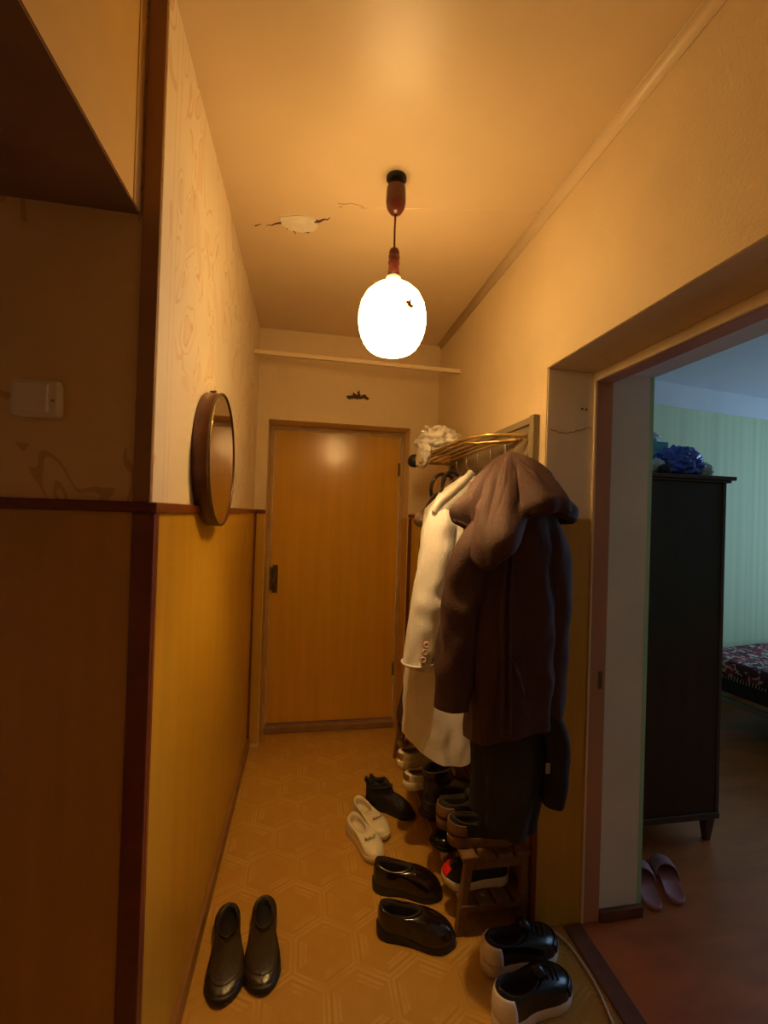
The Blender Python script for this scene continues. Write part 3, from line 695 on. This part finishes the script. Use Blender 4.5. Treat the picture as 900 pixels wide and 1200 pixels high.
# ------------------------------------------------------------------ shoes
WK = [(0, .0), (.02, .36), (.06, .58), (.14, .74), (.28, .74), (.42, .72), (.56, .84), (.70, 1.0), (.82, .97), (.90, .84), (.96, .60), (.985, .42), (1, .0)]
def shoe(name, label, loc, rz, L=.28, W=.10, sole=.02, heel=.008, rim=(.36, .30, .62, .085, .06), toe_h=.05, side_h=.045, um='black_leather', sm='black_rubber', lm='lining', group=None, lr=1, tilt=0, roll=0, shaft=None, patches=(), laces=0, strap=0, bow=0, lift=0, tongue=None, pointy=0):
    """local +x = toe. rim = (centre u, half length u, half width frac, heel height, front height)"""
    t_ = thing(name, label, 'boot' if shaft else 'shoe', loc, rz, group)
    t_.rotation_euler = (roll, tilt, rz)
    n = 56
    def outline(a, k=1.0):
        u = .5 + .5 * math.cos(a)
        u_ = u
        wv = 0
        for (u0, w0), (u1, w1) in zip(WK, WK[1:]):
            if u0 <= u_ <= u1:
                q = (u_ - u0) / (u1 - u0); wv = w0 + (w1 - w0) * q; break
        # elliptical ends
        end = math.sqrt(max(0, 1 - (2 * u - 1) ** 2)); wv = min(wv, end * 1.25 + 0)
        s_ = math.sin(a); y = math.copysign(wv * W / 2, s_) if abs(s_) > 1e-6 else 0
        c = .10 * W * math.sin((u - .25) * 3.2) * lr * (1 if u > .3 else .3)
        return Vector(((u - .5) * L * k, (y * k) + c, 0))
    cu_, hl_, hw, zh, zf = rim
    def B(a): p = outline(a); p.z = sole + heel * max(0, 1 - (p.x / L + .5) * 1.8); return p
    def Rm(a):
        x = (cu_ - .5) * L + hl_ * L * math.cos(a); y = hw * W / 2 * math.sin(a) * (1 - .15 * math.cos(a))
        k = .5 + .5 * math.cos(a)
        z = zh * (1 - k) + zf * k - .012 * math.sin(a) ** 2
        return Vector((x, y + .03 * W * lr, z))
    def surf(a, s_):
        p = B(a); r = Rm(a); k = .5 + .5 * math.cos(a)
        hgt = side_h * (1 - k ** 3) + toe_h * k ** 3
        c = Vector((p.x * 1.015, p.y * 1.06, p.z + hgt))
        if shaft: c = c.lerp(Vector((r.x + (p.x - r.x) * .55, r.y + (p.y - r.y) * .6, p.z + hgt * 1.25)), .35)
        q = p * (1 - s_) ** 2 + c * 2 * s_ * (1 - s_) + r * s_ ** 2
        if shaft:
            # leg of the boot: lower surface goes to an ankle ring, then up
            pass
        return q
    rows = 14; rings = [[surf(2 * PI * j / n, i / rows) for j in range(n)] for i in range(rows + 1)]
    if shaft:
        top, fl = shaft
        for i in range(1, 9):
            q = i / 8; ring = []
            for j in range(n):
                a = 2 * PI * j / n; r = Rm(a); cx = (cu_ - .5) * L
                f = 1 + fl * q + .03 * math.sin(q * 9 + a * 2) + (.05 if fl < .15 else .30 * q) * noise.noise(Vector((math.cos(a) * 2, math.sin(a) * 2, q * 3 + L * 40)))
                ring.append(Vector((cx + (r.x - cx) * f - .02 * q, r.y * f, r.z + (top - r.z) * q + (0 if fl < .15 else q * .03 * noise.noise(Vector((math.cos(a) * 2.4, math.sin(a) * 2.4, 5)))))))
            rings.append(ring)
    up_ = MB().loft(rings, (False, False)).build('upper', um, t_, solid=.0025)
    # lining: a cup going down inside
    last = rings[-1]; c = sum(last, Vector()) / n; lin = [[c + (q - c) * 1.0 + Vector((0, 0, .001)) for q in last], [c + (q - c) * .93 + Vector((0, 0, .003)) for q in last]]
    zb = sole + .008
    for k in (.3, .65, .95): lin.append([c + (q - c) * .9 + Vector((0, 0, (zb - q.z) * k)) for q in last])
    MB().loft(lin, (False, True)).build('lining', lm, t_)
    MB().tube(list(last) + [last[0]], .0032, 6).build('collar_edge', um, t_)
    so = []
    for z, k in ((0, .985), (.004, 1.02), (sole * .55, 1.03), (sole, 1.03), (sole + .004, .99)):
        ring = []
        for j in range(n):
            q = outline(2 * PI * j / n, k); u = q.x / L + .5
            zz = z + heel * max(0, 1 - u * 1.8) * (z / max(sole, .001)) + max(0, u - .82) ** 2 * .25
            ring.append(Vector((q.x, q.y, zz)))
        so.append(ring)
    MB().loft(so).build('sole', sm, t_)
    for (pn, pm, a0, a1, s0, s1, of) in patches:
        R_ = []; na = 22
        for i in range(9):
            s_ = s0 + (s1 - s0) * i / 8; ring = []
            for j in range(na + 1):
                a = a0 + (a1 - a0) * j / na; q = surf(a, s_)
                nrm = (surf(a + .03, s_) - surf(a - .03, s_)).cross(surf(a, min(1, s_ + .03)) - surf(a, max(0, s_ - .03))).normalized()
                ring.append(q + nrm * of)
            R_.append(ring)
        MB().loft(R_, (False, False), False).build(pn, pm, up_, solid=abs(of) * .9)
    for i in range(laces):
        s_ = .95 - i * .10
        pa, pb, pm_ = surf(.5 + i * .02, s_), surf(-.5 - i * .02, s_), surf(0, s_ + .01)
        q = catmull([pa + Vector((0, 0, .003)), pm_ + Vector((0, 0, .006)), pb + Vector((0, 0, .003))], 5)
        MB().tube(q, .0022, 6).build('lace', sm if laces > 4 else 'black_rubber', up_)
    if strap:
        q = [surf(a, .80) + Vector((0, 0, .003)) for a in [-1.2 + 2.4 * i / 16 for i in range(17)]]
        MB().tube(q, strap, 6).build('strap', um, up_)
    if bow:
        c0 = surf(0, .80) + Vector((0, 0, .006))
        mb = MB()
        for sg in (-1, 1):
            mb.tube([c0, c0 + Vector((.006, sg * .012, .005)), c0 + Vector((.0, sg * .022, .003)), c0 + Vector((-.006, sg * .012, .001)), c0], [.002, .004, .005, .004, .002], 8)
        mb.build('bow', um, up_)
    if tongue:
        r = Rm(0); MB().tube([r + Vector((.02, 0, -.004)), r + Vector((0, 0, .008)), r + Vector((-.018, 0, tongue))], [.016, .02, .016], 10).build('tongue', um, up_)
    return t_

# black loafers by the left wall
gl = 'black loafers beside the left wall'
shoe('loafer', 'black leather loafer standing close to the left baseboard', (-.222, 1.505, 0), math.radians(-86), L=.305, W=.116, sole=.014, heel=.010, rim=(.25, .20, .52, .056, .050), toe_h=.028, side_h=.036, um='loafer_leather', group=gl, lr=1,
     patches=(('apron_seam', 'loafer_leather', -1.0, 1.0, .42, .50, .0025),))
shoe('loafer', 'black leather loafer on the room side of its pair, further from the baseboard', (-.094, 1.520, 0), math.radians(-83), L=.305, W=.116, sole=.014, heel=.010, rim=(.25, .20, .52, .056, .050), toe_h=.028, side_h=.036, um='loafer_leather', group=gl, lr=-1,
     patches=(('apron_seam', 'loafer_leather', -1.0, 1.0, .42, .50, .0025),))
# cream flats
gc = 'cream slip-ons on the lino'
shoe('flat_shoe', 'cream leather slip-on with bow, the outer one beside the black leather shoes', (.292, 1.925, 0), math.radians(-68), L=.255, W=.096, sole=.024, heel=.004, rim=(.28, .23, .64, .078, .062), toe_h=.036, side_h=.045, um='cream_leather', sm='cream_sole', lm='cream_sole', group=gc, lr=1, bow=1)
shoe('flat_shoe', 'cream leather slip-on with bow, the inner one next to the crumpled black boot', (.345, 2.05, 0), math.radians(-60), L=.255, W=.096, sole=.024, heel=.004, rim=(.28, .23, .64, .078, .062), toe_h=.036, side_h=.045, um='cream_leather', sm='cream_sole', lm='cream_sole', group=gc, lr=-1, bow=1)
# slumped black boot
shoe('ankle_boot', 'slumped black suede ankle boot on the lino behind the cream slip-ons', (.455, 2.13, 0), math.radians(-35), L=.25, W=.09, sole=.012, heel=.01, rim=(.30, .24, .72, .085, .095), toe_h=.045, side_h=.055, um='black_mesh', shaft=(.12, .22))
# black shiny shoes, heels out
gs_ = 'glossy black shoes with toes under the rack'
shoe('dress_shoe', 'glossy black leather shoe nearer to the cream slip-ons, heel sticking out from the rack', (.43, 1.665, 0), math.radians(-20), L=.27, W=.10, sole=.02, heel=.022, rim=(.30, .27, .66, .105, .10), toe_h=.06, side_h=.06, um='shiny_black', group=gs_)
shoe('dress_shoe', 'glossy black leather shoe beside the front leg of the shoe rack', (.42, 1.485, 0), math.radians(-15), L=.27, W=.10, sole=.02, heel=.022, rim=(.30, .27, .66, .105, .10), toe_h=.06, side_h=.06, um='shiny_black', group=gs_, lr=-1)
# black and white sneakers in front
gn = 'black and white sneakers by the doorway'
snk = dict(L=.285, W=.108, sole=.028, heel=.008, rim=(.30, .25, .62, .108, .095), toe_h=.05, side_h=.055, um='black_leather', sm='white_rubber',
     patches=(('heel_counter', 'white_patch', PI - .85, PI + .85, .05, .80, .004), ('toe_cap', 'black_leather', -.75, .75, .05, .36, .003)), laces=4, tongue=.028)
shoe('sneaker', 'black sneaker with white heel and thick pale sole, front one of the pair', (.718, 1.216, 0), math.radians(12), group=gn, **snk)
shoe('sneaker', 'black sneaker with white heel and thick pale sole, against the doorway trim', (.748, 1.366, 0), math.radians(11), group=gn, lr=-1, **snk)

# shoe rack
sr = thing('shoe_rack', 'low brown wooden shoe rack under the hanging coats', 'shoe rack', (0, 0, 0))
def leg(x0, y0, x1, y1, z1, w_=.014): MB().hexa([(x0 - w_, y0 - w_, 0), (x0 + w_, y0 - w_, 0), (x0 + w_, y0 + w_, 0), (x0 - w_, y0 + w_, 0)], [(x1 - w_, y1 - w_, z1), (x1 + w_, y1 - w_, z1), (x1 + w_, y1 + w_, z1), (x1 - w_, y1 + w_, z1)]).build('leg', 'rack_wood', sr, .002)
for y in (1.475, 2.60):
    leg(.575, y, .605, y, .262); leg(.815, y, .815, y, .262)
    bx('end_rail', 'rack_wood', sr, .59, .83, y - .012, y + .012, .225, .262, bevel=.002)
    bx('end_rail', 'rack_wood', sr, .585, .83, y - .010, y + .010, .075, .095, bevel=.002)
for x0 in (.575, .642, .709, .776):
    bx('slat', 'rack_wood', sr, x0, x0 + .055, 1.455, 2.62, .262, .278, bevel=.002)
    bx('slat', 'rack_wood', sr, x0, x0 + .055, 1.455, 2.62, .095, .108, bevel=.002)

# shoes on the rack
shoe('high_boot', 'dark brown boot with a red and white toe stripe on the rack', (.66, 2.14, .279), math.radians(-165), L=.26, W=.092, sole=.02, heel=.02, rim=(.30, .24, .72, .10, .11), toe_h=.055, side_h=.06, um='dark_suede', shaft=(.21, .08), patches=(('toe_stripe', 'button_red', -.35, .35, .08, .16, .003), ('toe_stripe', 'white_patch', -.35, .35, .18, .24, .003)))
gcs = 'cream slippers on the shoe rack'
sl_k = dict(L=.25, W=.09, sole=.03, heel=.004, rim=(.34, .28, .66, .07, .06), toe_h=.045, side_h=.04, um='cream_leather', sm='cream_sole', lm='lining_tan', group=gcs, patches=(('heel_oval', 'tan_suede', PI - .45, PI + .45, .2, .62, .003),))
shoe('slipper_shoe', 'cream slipper with a brown oval on its heel, stacked on another cream slipper', (.555, 1.96, .338), math.radians(18), **sl_k)
shoe('slipper_shoe', 'cream slipper with a brown oval on its heel, lying directly on the rack slats', (.575, 1.89, .279), math.radians(14), lr=-1, **sl_k)
shoe('ankle_boot', 'black rubber ankle boot on the rack between cream slippers and suede sneakers', (.635, 1.745, .279), math.radians(8), L=.26, W=.095, sole=.02, heel=.012, rim=(.29, .23, .74, .10, .105), toe_h=.055, side_h=.06, um='black_leather', shaft=(.155, .05))
gt = 'dark tan-collared sneakers on the rack'
tk = dict(L=.26, W=.098, sole=.03, heel=.008, rim=(.30, .25, .66, .10, .09), toe_h=.05, side_h=.055, um='black_mesh', sm='tan_suede', lm='lining', group=gt, laces=4, tongue=.02, patches=(('heel_counter', 'tan_suede', PI - 1.0, PI + 1.0, .1, .6, .004),))
shoe('suede_sneaker', 'black sneaker with tan suede heel on the rack, next to the black rubber boot', (.66, 1.635, .279), math.radians(6), **tk)
shoe('suede_sneaker', 'black sneaker with tan suede heel at the near end of the rack', (.675, 1.535, .279), math.radians(2), lr=-1, **tk)
shoe('sneaker', 'black sneaker with cream sole and red patch on the lower slats', (.665, 1.56, .109), math.radians(172), L=.25, W=.095, sole=.028, heel=.006, rim=(.32, .25, .64, .085, .075), toe_h=.04, side_h=.045, um='black_mesh', sm='cream_sole', patches=(('toe_patch', 'red_patch', -.45, .45, .12, .5, .004),))
shoe('court_shoe', 'plain black shoe on the lower slats behind the red-patched sneaker', (.67, 1.75, .109), math.radians(176), L=.25, W=.09, sole=.014, heel=.012, rim=(.34, .28, .64, .06, .05), toe_h=.04, side_h=.04, um='black_leather')
shoe('court_shoe', 'dark brown shoe on the lower slats toward the entrance door', (.67, 1.93, .109), math.radians(176), L=.25, W=.09, sole=.014, heel=.012, rim=(.34, .28, .64, .06, .05), toe_h=.04, side_h=.04, um='dark_suede')

# white cable by the threshold
cb = MB().tube(catmull([(.905, 1.44, .004), (.91, 1.43, .004), (.922, 1.415, .004), (.940, 1.375, .004), (.948, 1.30, .004), (.944, 1.22, .004), (.928, 1.14, .004), (.91, 1.02, .004), (.90, .8, .004)], 8), .0035, 8)
tag(cb.build('power_cable', 'cable_white'), 'thin white cable curving along the threshold of the doorway', 'cable')

# ------------------------------------------------------------------ side room furniture
WX0, WX1, WY0, WY1, WZ = 1.335, 1.925, 1.725, 2.72, 1.70
wd = thing('wardrobe', 'dark brown polished wardrobe on short tapered legs in the side room', 'wardrobe', (WX0, WY0, 0))
bw, bd_ = WX1 - WX0, WY1 - WY0
bx('body', 'wardrobe', wd, 0, bw - .022, 0, bd_, .145, WZ - .03, bevel=.004)
bx('bottom_rail', 'wardrobe_edge', wd, 0, bw, -.006, bd_, .115, .145, bevel=.004)
ct = MB().box(-.0, bw + .035, -.02, bd_ + .01, WZ - .018, WZ).box(-.0, bw + .018, -.010, bd_, WZ - .03, WZ - .018); ct.build('cornice', 'wardrobe_edge', wd, .004)
bx('front_stile', 'wardrobe_edge', wd, bw - .022, bw - .004, -.003, .03, .145, WZ - .03, bevel=.002)
for y0, y1 in ((.035, bd_ / 2 - .004), (bd_ / 2 + .004, bd_ - .02)):
    d_ = bx('door', 'wardrobe', wd, bw - .021, bw - .002, y0, y1, .155, WZ - .04, bevel=.003)
    MB().lathe([(.005, 0), (.005, .018), (.012, .022), (.012, .03), (.006, .033)], (bw - .002, y1 - .05 if y0 < .1 else y0 + .05, .95), 12, 'x').build('knob', 'brass_rod', d_)
for lx in (.03, bw - .035):
    for ly in (.03, bd_ - .03):
        MB().hexa([(lx - .012, ly - .012, 0), (lx + .012, ly - .012, 0), (lx + .012, ly + .012, 0), (lx - .012, ly + .012, 0)], [(lx - .024, ly - .024, .115), (lx + .024, ly - .024, .115), (lx + .024, ly + .024, .115), (lx - .024, ly + .024, .115)]).build('leg', 'wardrobe_edge', wd, .002)
bb = thing('plastic_bag', 'shiny crumpled blue plastic bag lying on the wardrobe', 'bag', (1.765, 1.845, WZ))
crumple('bag_body', (0, 0, .066), .105, .085, .074, 2.2, .26, 4.5, 'blue_bag', bb, 80, -.066)
crumple('bag_neck', (.105, -.045, .03), .028, .035, .034, 6.6, .4, 5, 'clear_bag', bb, 40, -.03)
tb = thing('cardboard_box', 'teal box standing behind the blue bag on the wardrobe', 'box', (1.70, 2.08, WZ))
bx('carton', 'teal_box', tb, -.14, .14, -.10, .12, 0, .19, bevel=.004)
bx('lid', 'teal_box', tb, -.143, .143, -.103, .123, .155, .198, bevel=.004)
cbg = thing('clear_bag', 'crumpled clear plastic bag on top of the teal box', 'bag', (1.77, 2.06, WZ + .199))
crumple('bag_body', (0, 0, .028), .055, .06, .034, 4.1, .35, 5, 'clear_bag', cbg, 48, -.028)
dk = thing('folded_cloth', 'flat folded dark cloth beside the blue bag on the wardrobe', 'cloth', (1.905, 1.98, WZ))
MB().box(-.03, .045, -.13, .12, 0, .012).build('layer', 'dark_cloth', dk, .004)
MB().box(-.028, .035, -.12, .11, .012, .02).build('layer', 'dark_cloth', dk, .004)
bd2 = thing('dark_bundle', 'small dark bundle in front of the blue bag on the wardrobe', 'bundle', (1.60, 1.735, WZ))
crumple('bundle', (0, 0, .02), .03, .022, .022, 9, .2, 3, 'dark_cloth', bd2, 36, -.02)
crumple('wrap', (-.01, .035, .04), .035, .018, .03, 19, .3, 4, 'clear_bag', bd2, 36, -.04)

# slippers
def slide(label, loc, rz, lr):
    t_ = thing('slide_slipper', label, 'slipper', loc, rz, 'mauve slippers in the side room')
    n = 44; so = []
    def ol(a, k=1):
        u = .5 + .5 * math.cos(a); wv = 0
        for (u0, w0), (u1, w1) in zip(WK, WK[1:]):
            if u0 <= u <= u1: wv = w0 + (w1 - w0) * (u - u0) / (u1 - u0); break
        wv = min(max(wv, .0), 1.25 * math.sqrt(max(0, 1 - (2 * u - 1) ** 2)))
        return Vector(((u - .5) * .245 * k, math.copysign(wv * .046, math.sin(a)) * k + .006 * lr * math.sin((u - .25) * 3), 0))
    for z, k in ((0, .97), (.004, 1), (.014, 1.0), (.018, .97), (.0155, .90)):
        so.append([ol(2 * PI * j / n, k) + Vector((0, 0, z)) for j in range(n)])
    MB().loft(so).build('footbed', 'mauve_foam', t_)
    rows = []
    for i in range(9):
        x = .005 + .075 * i / 8; hgt = .055 - .018 * (i / 8)
        wv = .047 - .003 * abs(i - 3) / 5
        rows.append([Vector((x + .012 * math.sin(a), wv * math.cos(a) + .004 * lr, .006 + hgt * math.sin(a) ** .8)) for a in [PI * k / 16 for k in range(17)]])
    MB().loft(rows, (False, False), False).build('strap', 'mauve_strap', t_, solid=.004)
    return t_
slide('mauve slide slipper touching the pale door reveal', (1.40, 1.56, 0), math.radians(62), 1)
slide('mauve slide slipper on the red floor, farther from the door reveal', (1.51, 1.57, 0), math.radians(66), -1)

# bed
be = thing('bed', 'low bed with a red patterned cover against the green wall', 'bed', (3.02, 2.55, 0), math.radians(9))
bx('mattress', 'dark_cloth', be, .02, 1.9, -.72, .32, .26, .46, bevel=.03)
cvb = MB(); rows = []
for i in range(41):
    x = -.02 + 1.94 * i / 40; row = []
    for j in range(31):
        s_ = j / 30
        y = -.78 + 1.12 * s_
        z = .50 + .006 * noise.noise(Vector((x * 6, y * 6, 0)))
        row.append(Vector((x, y, z)))
    rows.append(row)
rows = [[q + Vector((-.005, 0, -.09 + .012 * math.sin(k * 2.1))) for k, q in enumerate(rows[0])]] + rows
cvb.loft(rows, (False, False), False); cvb.build('cover', 'bed_cover', be, solid=.01)
fr = MB()
for k in range(60):
    y = -.78 + 1.12 * k / 59; fr.tube([(-.03, y, .415), (-.032, y + .004, .385)], .003, 5)
fr_o = fr.build('fringe', 'white_patch', be); fr_o['kind'] = 'stuff'
bx('side_rail', 'metal_grey', be, .0, .03, -.75, .32, .20, .235, bevel=.004)
bx('side_rail', 'metal_grey', be, .0, 1.9, -.75, -.72, .20, .235, bevel=.004)
for lx, ly in ((.015, -.73), (.015, .30), (1.88, -.73), (1.88, .30)):
    MB().lathe([(.018, 0), (.018, .26)], (lx, ly, 0), 12).build('leg', 'metal_grey', be)
